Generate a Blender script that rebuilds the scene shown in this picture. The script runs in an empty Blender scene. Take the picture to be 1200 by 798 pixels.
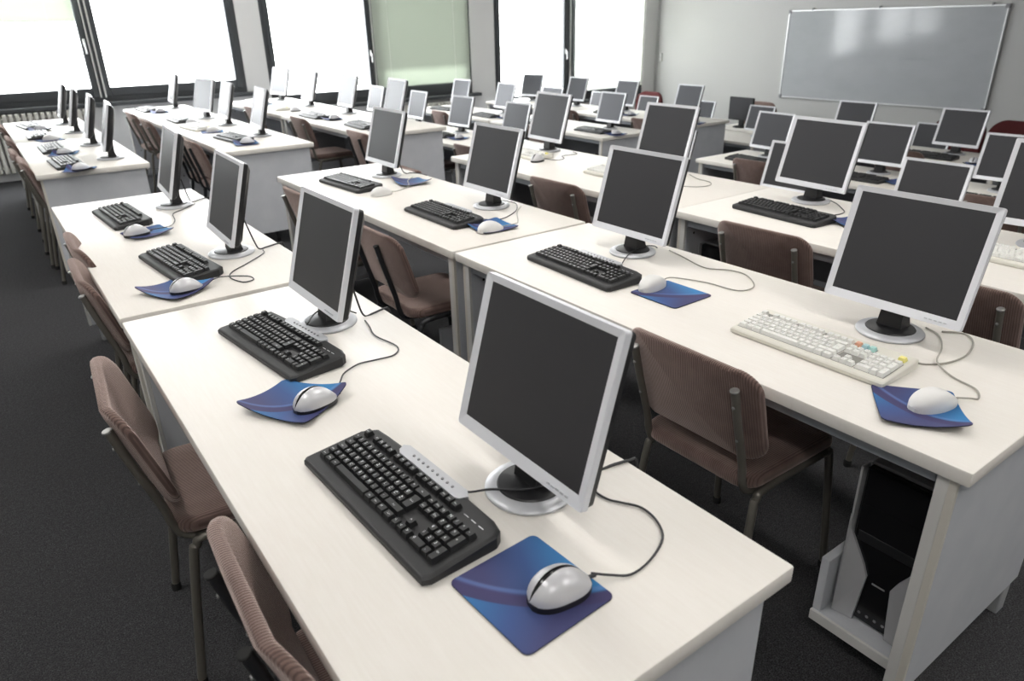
import bpy, bmesh, math, random
from mathutils import Matrix, Vector
random.seed(7)
sc = bpy.context.scene
COL = sc.collection
PI = math.pi

# ------------------------------------------------------------------ materials
def nodes(name):
    m = bpy.data.materials.new(name); m.use_nodes = True
    nt = m.node_tree
    return m, nt, nt.nodes['Principled BSDF'], nt.links.new

def setp(b, **k):
    names = dict(col='Base Color', rough='Roughness', metal='Metallic', spec='Specular IOR Level', sheen='Sheen Weight',
                 sheenr='Sheen Roughness', coat='Coat Weight', coatr='Coat Roughness', emit='Emission Color', emits='Emission Strength', ior='IOR')
    for n, v in k.items():
        s = b.inputs[names[n]]
        s.default_value = (*v, 1.0) if isinstance(v, tuple) and len(v) == 3 else v

def plain(name, col, rough=.5, metal=0., **k):
    m, nt, b, L = nodes(name); setp(b, col=col, rough=rough, metal=metal, **k)
    # slight procedural unevenness so that nothing is perfectly uniform
    t = nt.nodes.new('ShaderNodeTexNoise'); t.inputs['Scale'].default_value = 35
    c = nt.nodes.new('ShaderNodeTexCoord'); L(c.outputs['Object'], t.inputs['Vector'])
    r = nt.nodes.new('ShaderNodeMapRange'); r.inputs['To Min'].default_value = max(.02, rough - .04); r.inputs['To Max'].default_value = min(1, rough + .04)
    L(t.outputs['Fac'], r.inputs['Value']); L(r.outputs['Result'], b.inputs['Roughness'])
    return m

def mixcol(nt, L, fac, a, b):
    x = nt.nodes.new('ShaderNodeMix'); x.data_type = 'RGBA'
    for i, v in ((6, a), (7, b)):
        if isinstance(v, tuple): x.inputs[i].default_value = (*v, 1)
        else: L(v, x.inputs[i])
    if isinstance(fac, (int, float)): x.inputs[0].default_value = fac
    else: L(fac, x.inputs[0])
    return x.outputs[2]

def noise(nt, L, scale, detail=3, coord='Object', stretch=None):
    c = nt.nodes.new('ShaderNodeTexCoord'); t = nt.nodes.new('ShaderNodeTexNoise')
    t.inputs['Scale'].default_value = scale; t.inputs['Detail'].default_value = detail
    if stretch:
        mp = nt.nodes.new('ShaderNodeMapping'); mp.inputs['Scale'].default_value = stretch
        L(c.outputs[coord], mp.inputs['Vector']); L(mp.outputs['Vector'], t.inputs['Vector'])
    else: L(c.outputs[coord], t.inputs['Vector'])
    return t.outputs['Fac']

def ramp(nt, L, src, stops):
    r = nt.nodes.new('ShaderNodeValToRGB'); e = r.color_ramp.elements
    while len(e) < len(stops): e.new(.5)
    for i, (p, c) in enumerate(stops):
        e[i].position = p; e[i].color = (*c, 1) if isinstance(c, tuple) else (c, c, c, 1)
    L(src, r.inputs['Fac']); return r.outputs['Color']

def bump(nt, L, b, src, strength=.2, dist=.001):
    n = nt.nodes.new('ShaderNodeBump'); n.inputs['Strength'].default_value = strength; n.inputs['Distance'].default_value = dist
    L(src, n.inputs['Height']); L(n.outputs['Normal'], b.inputs['Normal'])

M = {}
# cream wood-effect laminate
m, nt, b, L = nodes('cream_laminate')
g = noise(nt, L, 6, 6, stretch=(30, 2.2, 1)); g2 = noise(nt, L, 3.5, 2)
c1 = mixcol(nt, L, ramp(nt, L, g, [(.35, 0.), (.7, 1.)]), (.785, .75, .70), (.81, .78, .735))
c2 = mixcol(nt, L, ramp(nt, L, g2, [(.3, 0.), (.75, .35)]), c1, (.76, .72, .665))
L(c2, b.inputs['Base Color']); setp(b, rough=.5, spec=.4); M['top'] = m
M['edge'] = plain('beige_edge_band', (.64, .61, .55), .5)
M['gray_edge'] = plain('worn_white_edge', (.66, .65, .63), .5)
# grey-white laminate of side panels
m, nt, b, L = nodes('pale_grey_laminate')
g = noise(nt, L, 9, 4)
L(mixcol(nt, L, ramp(nt, L, g, [(.35, 0.), (.7, 1.)]), (.55, .565, .60), (.60, .61, .64)), b.inputs['Base Color']); setp(b, rough=.5); M['panel'] = m
M['rail'] = plain('grey_steel_rail', (.36, .38, .41), .42, .3)
M['hole'] = plain('dark_drilled_hole', (.01, .01, .012), .9)
M['foot'] = plain('grey_foot', (.35, .36, .37), .5)
M['modesty'] = plain('grey_modesty_board', (.30, .31, .33), .6)
# monitor
m, nt, b, L = nodes('silver_plastic')
g = noise(nt, L, 900, 2); setp(b, col=(.74, .75, .79), rough=.42, metal=.08, spec=.5)
bump(nt, L, b, g, .06, .0004); M['silver'] = m
m, nt, b, L = nodes('satin_silver_ring')
setp(b, col=(.52, .53, .56), rough=.36, metal=.25); bump(nt, L, b, noise(nt, L, 900, 2), .05, .0003); M['base_silver'] = m
M['black'] = plain('black_plastic', (.012, .012, .0135), .4)
M['gloss_black'] = plain('glossy_black_plastic', (.006, .006, .007), .18)
m, nt, b, L = nodes('matte_screen')
setp(b, col=(.030, .0285, .029), rough=.45, spec=.45); bump(nt, L, b, noise(nt, L, 1500, 2), .05, .0002); b.inputs['Specular Tint'].default_value = (.86, .90, 1, 1); M['screen'] = m
# keyboards
M['kb_black'] = plain('charcoal_keyboard_case', (.017, .0175, .019), .5)
M['key_black'] = plain('charcoal_key', (.013, .0135, .0145), .42)
M['legend_w'] = plain('white_key_print', (.75, .76, .78), .6)
M['kb_silver'] = plain('silver_media_strip', (.52, .53, .56), .35, .3)
M['kb_ivory'] = plain('ivory_keyboard_case', (.70, .68, .61), .5)
M['key_ivory'] = plain('pale_grey_key', (.78, .78, .75), .5)
M['legend_d'] = plain('grey_key_print', (.34, .34, .35), .6)
M['kb_well'] = plain('ivory_key_gaps', (.24, .235, .215), .6)
M['key_orange'] = plain('salmon_key', (.80, .42, .28), .5)
M['key_blue'] = plain('pale_blue_key', (.45, .67, .72), .5)
M['key_cyan'] = plain('pale_turquoise_key', (.42, .70, .66), .5)
M['key_yellow'] = plain('pale_yellow_key', (.85, .78, .25), .5)
# mice
M['mouse_silver'] = plain('silver_mouse_shell', (.60, .60, .62), .33, .2)
M['mouse_white'] = plain('white_mouse_shell', (.74, .735, .72), .35)
M['cable_b'] = plain('dark_cable', (.03, .03, .033), .5)
M['cable_g'] = plain('grey_cable', (.36, .345, .30), .5)
M['pad_rubber'] = plain('black_pad_rubber', (.02, .02, .022), .8)
# mouse pad print : navy and azure fields divided by curved swooshes
m, nt, b, L = nodes('blue_pad_print')
tc = nt.nodes.new('ShaderNodeTexCoord'); sp = nt.nodes.new('ShaderNodeSeparateXYZ'); L(tc.outputs['Object'], sp.inputs[0])
def mth(op, a, b_=None):
    n = nt.nodes.new('ShaderNodeMath'); n.operation = op
    for i, v in enumerate((a, b_)):
        if v is None: continue
        if isinstance(v, (int, float)): n.inputs[i].default_value = v
        else: L(v, n.inputs[i])
    return n.outputs[0]
X, Y = sp.outputs[0], sp.outputs[1]     # X away from the user, Y to the user's left
dx = mth('SUBTRACT', X, .21); dy = mth('SUBTRACT', Y, .21)
rr = mth('SQRT', mth('ADD', mth('MULTIPLY', dx, dx), mth('MULTIPLY', dy, dy)))
tu = mth('ADD', mth('MULTIPLY', mth('SUBTRACT', X, mth('MULTIPLY', Y, .45)), 5.2), .48)
tl = mth('ADD', mth('MULTIPLY', mth('SUBTRACT', Y, mth('MULTIPLY', X, .55)), 5.2), .5)
upper = ramp(nt, L, tu, [(.12, (.060, .062, .155)), (.52, (.048, .092, .24)), (.95, (.040, .20, .44))])
lower = ramp(nt, L, tl, [(.18, (.056, .060, .155)), (.55, (.050, .092, .25)), (.95, (.040, .16, .37))])
arc = ramp(nt, L, mth('MULTIPLY', rr, 2.0), [(.648, 0.), (.656, 1.)])
colp = mixcol(nt, L, arc, upper, lower)
band = ramp(nt, L, mth('MULTIPLY', rr, 2.0), [(.618, 0.), (.63, 1.), (.668, 1.), (.672, 0.)])
colp = mixcol(nt, L, band, colp, (.056, .050, .13))
thin = ramp(nt, L, mth('MULTIPLY', rr, 2.0), [(.600, 0.), (.607, .5), (.613, .5), (.625, 0.)])
colp = mixcol(nt, L, thin, colp, (.14, .22, .48))
L(colp, b.inputs['Base Color']); setp(b, rough=.65, spec=.25); M['pad'] = m
# chairs
m, nt, b, L = nodes('brown_corduroy')
tc = nt.nodes.new('ShaderNodeTexCoord'); wv = nt.nodes.new('ShaderNodeTexWave'); wv.wave_type = 'BANDS'; wv.bands_direction = 'Y'
wv.inputs['Scale'].default_value = 55; wv.inputs['Distortion'].default_value = .3
L(tc.outputs['Object'], wv.inputs['Vector'])
n1 = noise(nt, L, 22, 4)
cc = mixcol(nt, L, ramp(nt, L, n1, [(.3, 0.), (.75, 1.)]), (.140, .086, .072), (.205, .134, .116))
cc = mixcol(nt, L, ramp(nt, L, wv.outputs['Fac'], [(.1, .75), (.5, 0.)]), cc, (.070, .042, .035))
L(cc, b.inputs['Base Color']); setp(b, rough=.85, sheen=.85, sheenr=.42)
b.inputs['Sheen Tint'].default_value = (.95, .78, .72, 1)
bump(nt, L, b, wv.outputs['Fac'], .6, .0015); M['cord'] = m
M['tube'] = plain('gunmetal_tube', (.20, .185, .16), .32, .45)
M['tube_dark'] = plain('black_lacquer_tube', (.03, .031, .034), .35, .3)
M['chrome'] = plain('chrome_cap', (.42, .42, .41), .4, .6)
M['rubber'] = plain('black_rubber', (.012, .012, .012), .8)
m, nt, b, L = nodes('red_fabric')
L(mixcol(nt, L, noise(nt, L, 60, 3), (.055, .004, .005), (.085, .007, .008)), b.inputs['Base Color']); setp(b, rough=.9); M['red'] = m
# tower
M['tower_side'] = plain('silver_grey_case', (.30, .30, .31), .4, .3)
M['tower_fin'] = plain('silver_fin', (.46, .46, .475), .42, .15)
# setting
m, nt, b, L = nodes('dark_carpet')
sp1 = noise(nt, L, 260, 3); sp2 = noise(nt, L, 70, 4); sp3 = noise(nt, L, 2.2, 3)
cA = mixcol(nt, L, ramp(nt, L, sp1, [(.35, 0.), (.66, 1.)]), (.019, .019, .0205), (.098, .098, .103))
cB = mixcol(nt, L, ramp(nt, L, sp2, [(.3, 0.), (.7, .55)]), cA, (.026, .026, .028))
cC = mixcol(nt, L, ramp(nt, L, sp3, [(.4, 0.), (.7, .3)]), cB, (.040, .039, .040))
L(cC, b.inputs['Base Color']); setp(b, rough=.97, spec=.15); bump(nt, L, b, sp2, .8, .006); M['carpet'] = m
def wallmat(name, col):
    m, nt, b, L = nodes(name)
    L(mixcol(nt, L, noise(nt, L, 1.3, 3), tuple(v * .97 for v in col), tuple(min(1, v * 1.02) for v in col)), b.inputs['Base Color'])
    setp(b, rough=.8, spec=.25); bump(nt, L, b, noise(nt, L, 260, 2), .08, .001); return m
M['wall'] = wallmat('off_white_wall', (.48, .48, .475))
M['wallw'] = wallmat('window_wall_paint', (.62, .615, .61))
M['ceil'] = wallmat('ceiling_paint', (.78, .78, .77))
M['frame'] = plain('anthracite_frame', (.040, .044, .048), .5)
M['seal'] = plain('pale_seal_strip', (.60, .60, .58), .5)
M['handle'] = plain('white_handle', (.75, .75, .75), .4)
M['radi'] = plain('radiator_enamel', (.62, .60, .55), .45)
m = bpy.data.materials.new('clear_glass'); m.use_nodes = True; nt = m.node_tree; nt.nodes.clear(); L = nt.links.new
o_ = nt.nodes.new('ShaderNodeOutputMaterial'); tr = nt.nodes.new('ShaderNodeBsdfTransparent'); gl = nt.nodes.new('ShaderNodeBsdfGlossy')
gl.inputs['Roughness'].default_value = .02; fr = nt.nodes.new('ShaderNodeFresnel')
gm = nt.nodes.new('ShaderNodeNewGeometry'); mr = nt.nodes.new('ShaderNodeMapRange'); mr.inputs['To Min'].default_value = 1.45; mr.inputs['To Max'].default_value = 1 / 1.45
L(gm.outputs['Backfacing'], mr.inputs['Value']); L(mr.outputs['Result'], fr.inputs['IOR'])      # the same Fresnel law on both faces of the pane
tr.inputs['Color'].default_value = (.97, .975, .97, 1)
mx = nt.nodes.new('ShaderNodeMixShader'); L(fr.outputs[0], mx.inputs[0]); L(tr.outputs[0], mx.inputs[1]); L(gl.outputs[0], mx.inputs[2]); L(mx.outputs[0], o_.inputs[0])
M['glass'] = m
def blindmat(name, col, trans):
    m = bpy.data.materials.new(name); m.use_nodes = True; nt = m.node_tree; nt.nodes.clear(); L = nt.links.new
    o_ = nt.nodes.new('ShaderNodeOutputMaterial'); d = nt.nodes.new('ShaderNodeBsdfDiffuse'); t = nt.nodes.new('ShaderNodeBsdfTranslucent')
    for s in (d, t): s.inputs['Color'].default_value = (*col, 1)
    mx = nt.nodes.new('ShaderNodeMixShader'); mx.inputs[0].default_value = trans
    L(d.outputs[0], mx.inputs[1]); L(t.outputs[0], mx.inputs[2]); L(mx.outputs[0], o_.inputs[0]); return m
M['slat_green'] = blindmat('sage_slat', (.40, .435, .375), .014)
M['slat_pale'] = blindmat('pale_green_slat', (.62, .68, .57), .05)
M['slat_white'] = blindmat('ivory_slat', (.90, .915, .85), .30)
m, nt, b, L = nodes('whiteboard_enamel')
L(mixcol(nt, L, ramp(nt, L, noise(nt, L, 3.0, 5, stretch=(1, 1, 2.0)), [(.4, 0.), (.75, .5)]), (.40, .415, .435), (.35, .365, .38)), b.inputs['Base Color'])
setp(b, rough=.10, spec=.30); M['board'] = m
M['alu'] = plain('aluminium', (.62, .63, .64), .35, .5)
M['grey_plastic'] = plain('grey_plastic', (.22, .22, .23), .5)
M['ink'] = plain('faint_marker', (.33, .345, .37), .5)
m, nt, b, L = nodes('fill_light_diffuser'); setp(b, col=(.9, .9, .88), emit=(1., .972, .935), emits=11.8); M['fill_light'] = m  # glow of the added, unseen fill luminaires
M['lamp_body'] = plain('white_enamel', (.8, .8, .8), .5)

# ------------------------------------------------------------------ mesh helpers
class MB:
    def __init__(s): s.v = []; s.f = []; s.m = []; s.s = []
    def add(s, vs, fs, mi=0, sm=False):
        o = len(s.v); s.v += [tuple(v) for v in vs]
        for f in fs: s.f.append(tuple(i + o for i in f)); s.m.append(mi); s.s.append(sm)
        return s
    def xf(s, mat, start=0):
        for i in range(start, len(s.v)): s.v[i] = tuple(mat @ Vector(s.v[i]))
        return s
    def box(s, x0, x1, y0, y1, z0, z1, bev=0., mi=0, seg=1):
        if bev <= 0:
            return s.add([(x0, y0, z0), (x1, y0, z0), (x1, y1, z0), (x0, y1, z0), (x0, y0, z1), (x1, y0, z1), (x1, y1, z1), (x0, y1, z1)],
                         [(3, 2, 1, 0), (4, 5, 6, 7), (0, 1, 5, 4), (1, 2, 6, 5), (2, 3, 7, 6), (3, 0, 4, 7)], mi)
        bm = bmesh.new(); bmesh.ops.create_cube(bm, size=1)
        for v in bm.verts:
            v.co = ((x0 + x1) / 2 + v.co.x * (x1 - x0), (y0 + y1) / 2 + v.co.y * (y1 - y0), (z0 + z1) / 2 + v.co.z * (z1 - z0))
        bmesh.ops.bevel(bm, geom=bm.edges[:], offset=bev, segments=seg, affect='EDGES', profile=.5)
        bm.verts.index_update()
        s.add([v.co[:] for v in bm.verts], [[v.index for v in f.verts] for f in bm.faces], mi, seg > 1); bm.free(); return s
    def prism(s, pts, z0, z1, ch=0., mi=0):
        n = len(pts); cx = sum(p[0] for p in pts) / n; cy = sum(p[1] for p in pts) / n
        def ring(k, z): return [(cx + (p[0] - cx) * (1 - k / max(1e-6, math.hypot(p[0] - cx, p[1] - cy))), cy + (p[1] - cy) * (1 - k / max(1e-6, math.hypot(p[0] - cx, p[1] - cy))), z) for p in pts]
        rs = [ring(0, z0), ring(0, z1 - ch)] + ([ring(ch, z1)] if ch else [])
        vs = [v for r in rs for v in r]; fs = [tuple(range(n - 1, -1, -1)), tuple(range((len(rs) - 1) * n, len(rs) * n))]
        for k in range(len(rs) - 1):
            for i in range(n): j = (i + 1) % n; fs.append((k * n + i, k * n + j, (k + 1) * n + j, (k + 1) * n + i))
        return s.add(vs, fs, mi)
    def lathe(s, prof, n=32, mi=0, cx=0, cy=0):
        vs = []; fs = []
        for r, z in prof:
            for i in range(n): a = 2 * PI * i / n; vs.append((cx + r * math.cos(a), cy + r * math.sin(a), z))
        for k in range(len(prof) - 1):
            for i in range(n): j = (i + 1) % n; fs.append((k * n + i, k * n + j, (k + 1) * n + j, (k + 1) * n + i))
        fs.append(tuple(range(n - 1, -1, -1))); fs.append(tuple(range((len(prof) - 1) * n, len(prof) * n)))
        return s.add(vs, fs, mi, True)
    def tube(s, path, r, n=8, sub=4, mi=0):
        P = [Vector(p) for p in path]
        if sub > 1 and len(P) > 2:
            Q = []
            for i in range(len(P) - 1):
                p0 = P[i - 1] if i else P[0] * 2 - P[1]; p1, p2 = P[i], P[i + 1]; p3 = P[i + 2] if i + 2 < len(P) else P[-1] * 2 - P[-2]
                for k in range(sub):
                    t = k / sub
                    Q.append(.5 * (2 * p1 + (p2 - p0) * t + (2 * p0 - 5 * p1 + 4 * p2 - p3) * t * t + (3 * p1 - p0 - 3 * p2 + p3) * t ** 3))
            Q.append(P[-1]); P = Q
        d0 = (P[1] - P[0]).normalized(); up = Vector((0, 0, 1)) if abs(d0.z) < .9 else Vector((1, 0, 0))
        a = d0.cross(up).normalized(); vs = []; fs = []
        for i, p in enumerate(P):
            d = (P[min(i + 1, len(P) - 1)] - P[max(i - 1, 0)]).normalized()
            a = (a - d * a.dot(d)).normalized(); c = d.cross(a)
            for k in range(n): w = 2 * PI * k / n; vs.append(p + (a * math.cos(w) + c * math.sin(w)) * r)
        for i in range(len(P) - 1):
            for k in range(n): j = (k + 1) % n; fs.append((i * n + k, i * n + j, (i + 1) * n + j, (i + 1) * n + k))
        fs.append(tuple(range(n - 1, -1, -1))); fs.append(tuple(range((len(P) - 1) * n, len(P) * n)))
        return s.add(vs, fs, mi, True)
    def pillow(s, out, tf, tb, fn, mi=0, rings=((1, 0), (.992, .55), (.97, .85), (.92, 1), (.6, 1), (.25, 1))):
        """closed cushion over the outline out (a,b); fn maps (a,b,n) to a point"""
        n = len(out); vs = []; fs = []
        ca = sum(p[0] for p in out) / n; cb = sum(p[1] for p in out) / n
        lay = [(k, tf * h) for k, h in reversed(rings)] + [(k, -tb * h) for k, h in rings[1:]]
        for k, h in lay:
            for a, b_ in out: vs.append(fn(ca + (a - ca) * k, cb + (b_ - cb) * k, h))
        for q in range(len(lay) - 1):
            for i in range(n): j = (i + 1) % n; fs.append((q * n + i, (q + 1) * n + i, (q + 1) * n + j, q * n + j))
        c0 = len(vs); vs.append(fn(ca, cb, tf)); c1 = len(vs); vs.append(fn(ca, cb, -tb)); e = (len(lay) - 1) * n
        for i in range(n):
            j = (i + 1) % n; fs.append((c0, i, j)); fs.append((c1, e + j, e + i))
        return s.add(vs, fs, mi, True)
    def mesh(s, name, mats):
        me = bpy.data.meshes.new(name); me.from_pydata(s.v, [], s.f)
        for mt in mats: me.materials.append(mt)
        me.polygons.foreach_set('material_index', s.m); me.polygons.foreach_set('use_smooth', s.s)
        bm = bmesh.new(); bm.from_mesh(me); bmesh.ops.recalc_face_normals(bm, faces=bm.faces[:]); bm.to_mesh(me); bm.free()
        if any(s.s):
            try: me.set_sharp_from_angle(angle=.7)
            except Exception: pass
        me.update(); return me

def rrect(x0, x1, y0, y1, r, seg=5):
    p = []
    for cx, cy, a0 in ((x1 - r, y1 - r, 0), (x0 + r, y1 - r, 90), (x0 + r, y0 + r, 180), (x1 - r, y0 + r, 270)):
        for k in range(seg + 1): a = math.radians(a0 + 90 * k / seg); p.append((cx + r * math.cos(a), cy + r * math.sin(a)))
    return p

def obj(name, mb, mats, parent=None):
    me = mb if isinstance(mb, bpy.types.Mesh) else mb.mesh(name, mats if isinstance(mats, (list, tuple)) else [mats])
    o = bpy.data.objects.new(name, me); COL.objects.link(o)
    if parent is not None: o.parent = parent
    return o
def tag(o, label, cat, group=None):
    o['label'] = label; o['category'] = cat
    if group: o['group'] = group
    return o
def thing(name, label, cat, loc=(0, 0, 0), rz=0., group=None):
    o = bpy.data.objects.new(name, None); o.empty_display_size = .05; COL.objects.link(o)
    o.location = loc; o.rotation_euler = (0, 0, rz); return tag(o, label, cat, group)
def dup(root, loc, rz, label, group=None):
    r = root.copy(); COL.objects.link(r); r.location = loc; r.rotation_euler = (0, 0, rz); r['label'] = label
    if group: r['group'] = group
    for ch in list(root.children):
        if ch.get('own'): continue
        c = ch.copy(); COL.objects.link(c); c.parent = r
        for g in list(ch.children):
            d = g.copy(); COL.objects.link(d); d.parent = c
    return r
def structure(name, mb, mats, parent=None):
    o = obj(name, mb, mats, parent)
    if parent is None: o['kind'] = 'structure'
    return o
def local(root, pts):
    inv = (Matrix.Translation(root.location) @ Matrix.Rotation(root.rotation_euler.z, 4, 'Z')).inverted()
    return [inv @ Vector(p) for p in pts]

ORD = ['first', 'second', 'third', 'fourth', 'fifth', 'sixth', 'seventh', 'eighth']
def where(row, st, blk, what='place'):
    return '%s %s from the viewer, %s row off the aisle, %s block' % (ORD[st], what, ORD[row], ('near', 'window')[blk])

# ------------------------------------------------------------------ layout (metres; the viewer stands over 0,0)
# rows of desks: front edge x, rear edge x, table height above z=0, floor level; blocks: y ranges of the two desks
F1, F2, F3 = 0., -.30, -.60
ROW = [dict(n=(.204, .876, .73, F1), w=(.224, .875, .73, F1)), dict(n=(1.357, 2.041, .73, F1), w=(1.381, 2.042, .73, F1)),
       dict(n=(2.482, 3.218, .73, F1), w=(2.484, 3.25, .73, F1)), dict(n=(3.68, 4.38, .41, F2), w=(3.68, 4.38, .46, F2)),
       dict(n=(5.0, 5.70, .41, F2), w=(5.0, 5.70, .46, F2)), dict(n=(6.24, 6.96, .41, F2), w=(6.24, 6.96, .46, F2)),
       dict(n=(7.47, 8.17, .11, F3), w=(7.47, 8.17, .14, F3))]
NEAR = [((.462, 2.300), (2.336, 4.233)), ((.405, 2.258), (2.276, 4.235)), ((.43, 2.18), (2.182, 4.114)), ((.43, 2.25), (2.27, 4.15)),
        ((.43, 2.25), (2.27, 4.17)), ((.43, 2.25), (2.27, 4.17)), ((.43, 2.25), (2.27, 4.17))]
WIN = [((5.303, 7.04), (7.06, 8.78)), ((5.37, 7.33), (7.35, 9.30)), ((5.426, 7.33), (7.35, 9.25)), ((5.37, 7.33), (7.35, 9.2)),
       ((5.36, 7.33), (7.35, 9.25)), ((5.36, 7.33), (7.35, 9.25)), ((5.36, 7.33), (7.35, 9.25))]

# ------------------------------------------------------------------ setting
fl = MB()
for x0, x1, z in ((-1.6, 3.36, F1), (3.36, 7.02, F2), (7.02, 10.56, F3)): fl.box(x0, x1, -2.6, 9.95, -.9, z)
structure('floor', fl, M['carpet'])
WY = 9.92
G = [dict(x0=-.42, x1=2.98, m0=1.215, m1=1.395, zs=.775, zg=.93), dict(x0=3.28, x1=6.46, m0=4.745, m1=4.945, zs=.53, zg=.70),
     dict(x0=6.90, x1=10.22, m0=8.33, m1=8.58, zs=.26, zg=.41)]
ZT = 2.55
wl = MB(); xs = -1.6
for g in G:
    wl.box(xs, g['x0'], WY, WY + .30, -.9, 2.8); wl.box(g['x0'], g['x1'], WY, WY + .30, -.9, g['zs']); wl.box(g['x0'], g['x1'], WY, WY + .30, ZT, 2.8); xs = g['x1']
wl.box(xs, 10.56, WY, WY + .30, -.9, 2.8)
structure('wall_window_side', wl, M['wallw'])
structure('wall_front', MB().box(10.56, 10.72, -2.6, WY + .3, -.9, 2.8), M['wall'])
structure('wall_rear', MB().box(-1.76, -1.6, -2.6, WY + .3, -.9, 2.8), M['wall'])
structure('wall_door_side', MB().box(-1.76, 10.72, -2.76, -2.6, -.9, 2.8), M['wall'])
structure('ceiling', MB().box(-1.76, 10.72, -2.76, WY + .3, 2.8, 2.95), M['ceil'])
structure('trim_1', MB().box(10.53, 10.56, 9.885, WY, -.6, 2.8, .008), M['wall'])        # pipe casing in the far corner

for i, g in enumerate(G):
    x0, x1, zs, zg = g['x0'], g['x1'], g['zs'], g['zg']
    fr = MB(); fw = .055
    fr.box(x0, x0 + fw, WY + .02, WY + .12, zs, ZT); fr.box(x1 - fw, x1, WY + .02, WY + .12, zs, ZT)
    fr.box(x0 + fw, x1 - fw, WY + .02, WY + .12, zs, zs + fw); fr.box(x0 + fw, x1 - fw, WY + .02, WY + .12, ZT - fw, ZT)
    fr.box(g['m0'] + .055, g['m1'] - .055, WY + .02, WY + .12, zs + fw, ZT - fw)
    w = structure('window_%d' % (i + 1), fr, M['frame'])
    for a, b_, hs in ((x0 + fw, g['m0'] + .06, 1), (g['m1'] - .06, x1 - fw, -1)):
        s = MB(); sw = .068; y0, y1 = WY + .005, WY + .085; za, zb = zs + fw, ZT - fw
        s.box(a, a + sw, y0, y1, za, zb, .006); s.box(b_ - sw, b_, y0, y1, za, zb, .006)
        s.box(a + sw, b_ - sw, y0, y1, za, zg, .006); s.box(a + sw, b_ - sw, y0, y1, zb - sw, zb, .006)
        so = obj('sash', s, M['frame'], w)
        obj('pane', MB().box(a + sw, b_ - sw, WY + .045, WY + .051, zg, zb - sw), M['glass'], so)
        if hs == 1:
            hx = b_ - sw / 2; hz = {0: 1.42, 1: 1.17, 2: 1.06}[i]
            h = MB().box(hx - .012, hx + .012, WY - .012, WY + .006, hz - .04, hz + .04, .004); h.tube([(hx, WY - .03, hz), (hx, WY - .04, hz - .02), (hx, WY - .04, hz - .12)], .009); h.tube([(hx, WY - .012, hz), (hx, WY - .034, hz)], .008, sub=1)
            obj('handle', h, M['handle'], w)
    mc = (g['m0'] + g['m1']) / 2; st = MB()
    for d in ((-.028, -.014), (.022, .038)) if i < 2 else ((.0, .014),): st.box(mc + d[0], mc + d[1], WY - .005, WY + .02, zs + .05, ZT - .05)
    obj('seal_strip', st, M['seal'], w)
    obj('sill', MB().box(x0 - .06, x1 + .11, WY - .10, WY + .02, zs - .045, zs, .006), M['frame'], w)

# blinds hanging in three of the sashes
def blind(a, b_, zt, zb, ang, mat, label, pitch=.022, opened=0.):
    t = thing('window_blind', label, 'blind', ((a + b_) / 2, WY - .035, zt), 0, 'venetian blinds at the windows')
    h = (b_ - a) / 2; s = MB(); n = int((zt - zb) / pitch)
    for k in range(n):
        z = -.03 - k * pitch; aa = ang if k < n * (1 - opened) else ang - .42 * min(1, (k - n * (1 - opened)) / 4); c, d = math.cos(aa) * .0145, math.sin(aa) * .0145
        s.add([(-h, -c, z - d), (h, -c, z - d), (h, c, z + d), (-h, c, z + d), (-h, 0, z + .0015), (h, 0, z + .0015)], [(0, 1, 5, 4), (4, 5, 2, 3)], 0, True)
    o = obj('slats', s, mat, t)
    obj('head_rail', MB().box(-h, h, -.015, .015, -.025, .0, .003), M['lamp_body'], t)
    obj('bottom_rail', MB().box(-h, h, -.013, .013, zb - zt - .02, zb - zt - .005, .003), mat, t)
    for x in (-h * .72, h * .66): obj('cord', MB().tube([(x, -.018, -.02), (x, -.018, zb - zt)], .0016, 5, 1), M['lamp_body'], t)
    return t
blind(3.28 + 1.545, 6.40, 2.48, .72, 1.33, M['slat_green'], 'closed sage-green venetian blind over the second sash of the middle window', .024, .16)
blind(-.36, 1.20, 2.48, 1.66, 1.33, M['slat_pale'], 'pale green venetian blind lowered over the upper part of the window above the radiator', .024)
blind(8.55, 10.15, 2.48, .44, 1.15, M['slat_white'], 'ivory venetian blind in the window beside the front wall corner', .024)

# ribbed radiators under the windows
def radiator(x0, x1, z0, z1, label):
    t = thing('radiator', label, 'radiator', (x0, WY, z0), 0, 'ribbed radiators under the windows')
    f = MB(); n = int((x1 - x0) / .06)
    for k in range(n): f.box(k * .06, k * .06 + .042, -.13, -.035, 0, z1 - z0, .008)
    obj('fins', f, M['radi'], t)
    p = MB()
    for z in (.05, z1 - z0 - .05): p.tube([(-.02, -.085, z), (x1 - x0, -.085, z)], .016, 10, 1)
    obj('pipe', p, M['radi'], t)
    for x in (.2, x1 - x0 - .2):
        obj('bracket', MB().box(x - .015, x + .015, -.05, -.003, .08, .14), M['radi'], t)
        obj('foot', MB().box(x - .02, x + .02, -.11, -.05, -.1, .02), M['radi'], t)
radiator(-1.0, 1.15, .10, .72, 'cream ribbed radiator under the window next to the aisle')
radiator(4.9, 6.3, -.2, .44, 'cream ribbed radiator under the sage-green closed blind')

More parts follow.
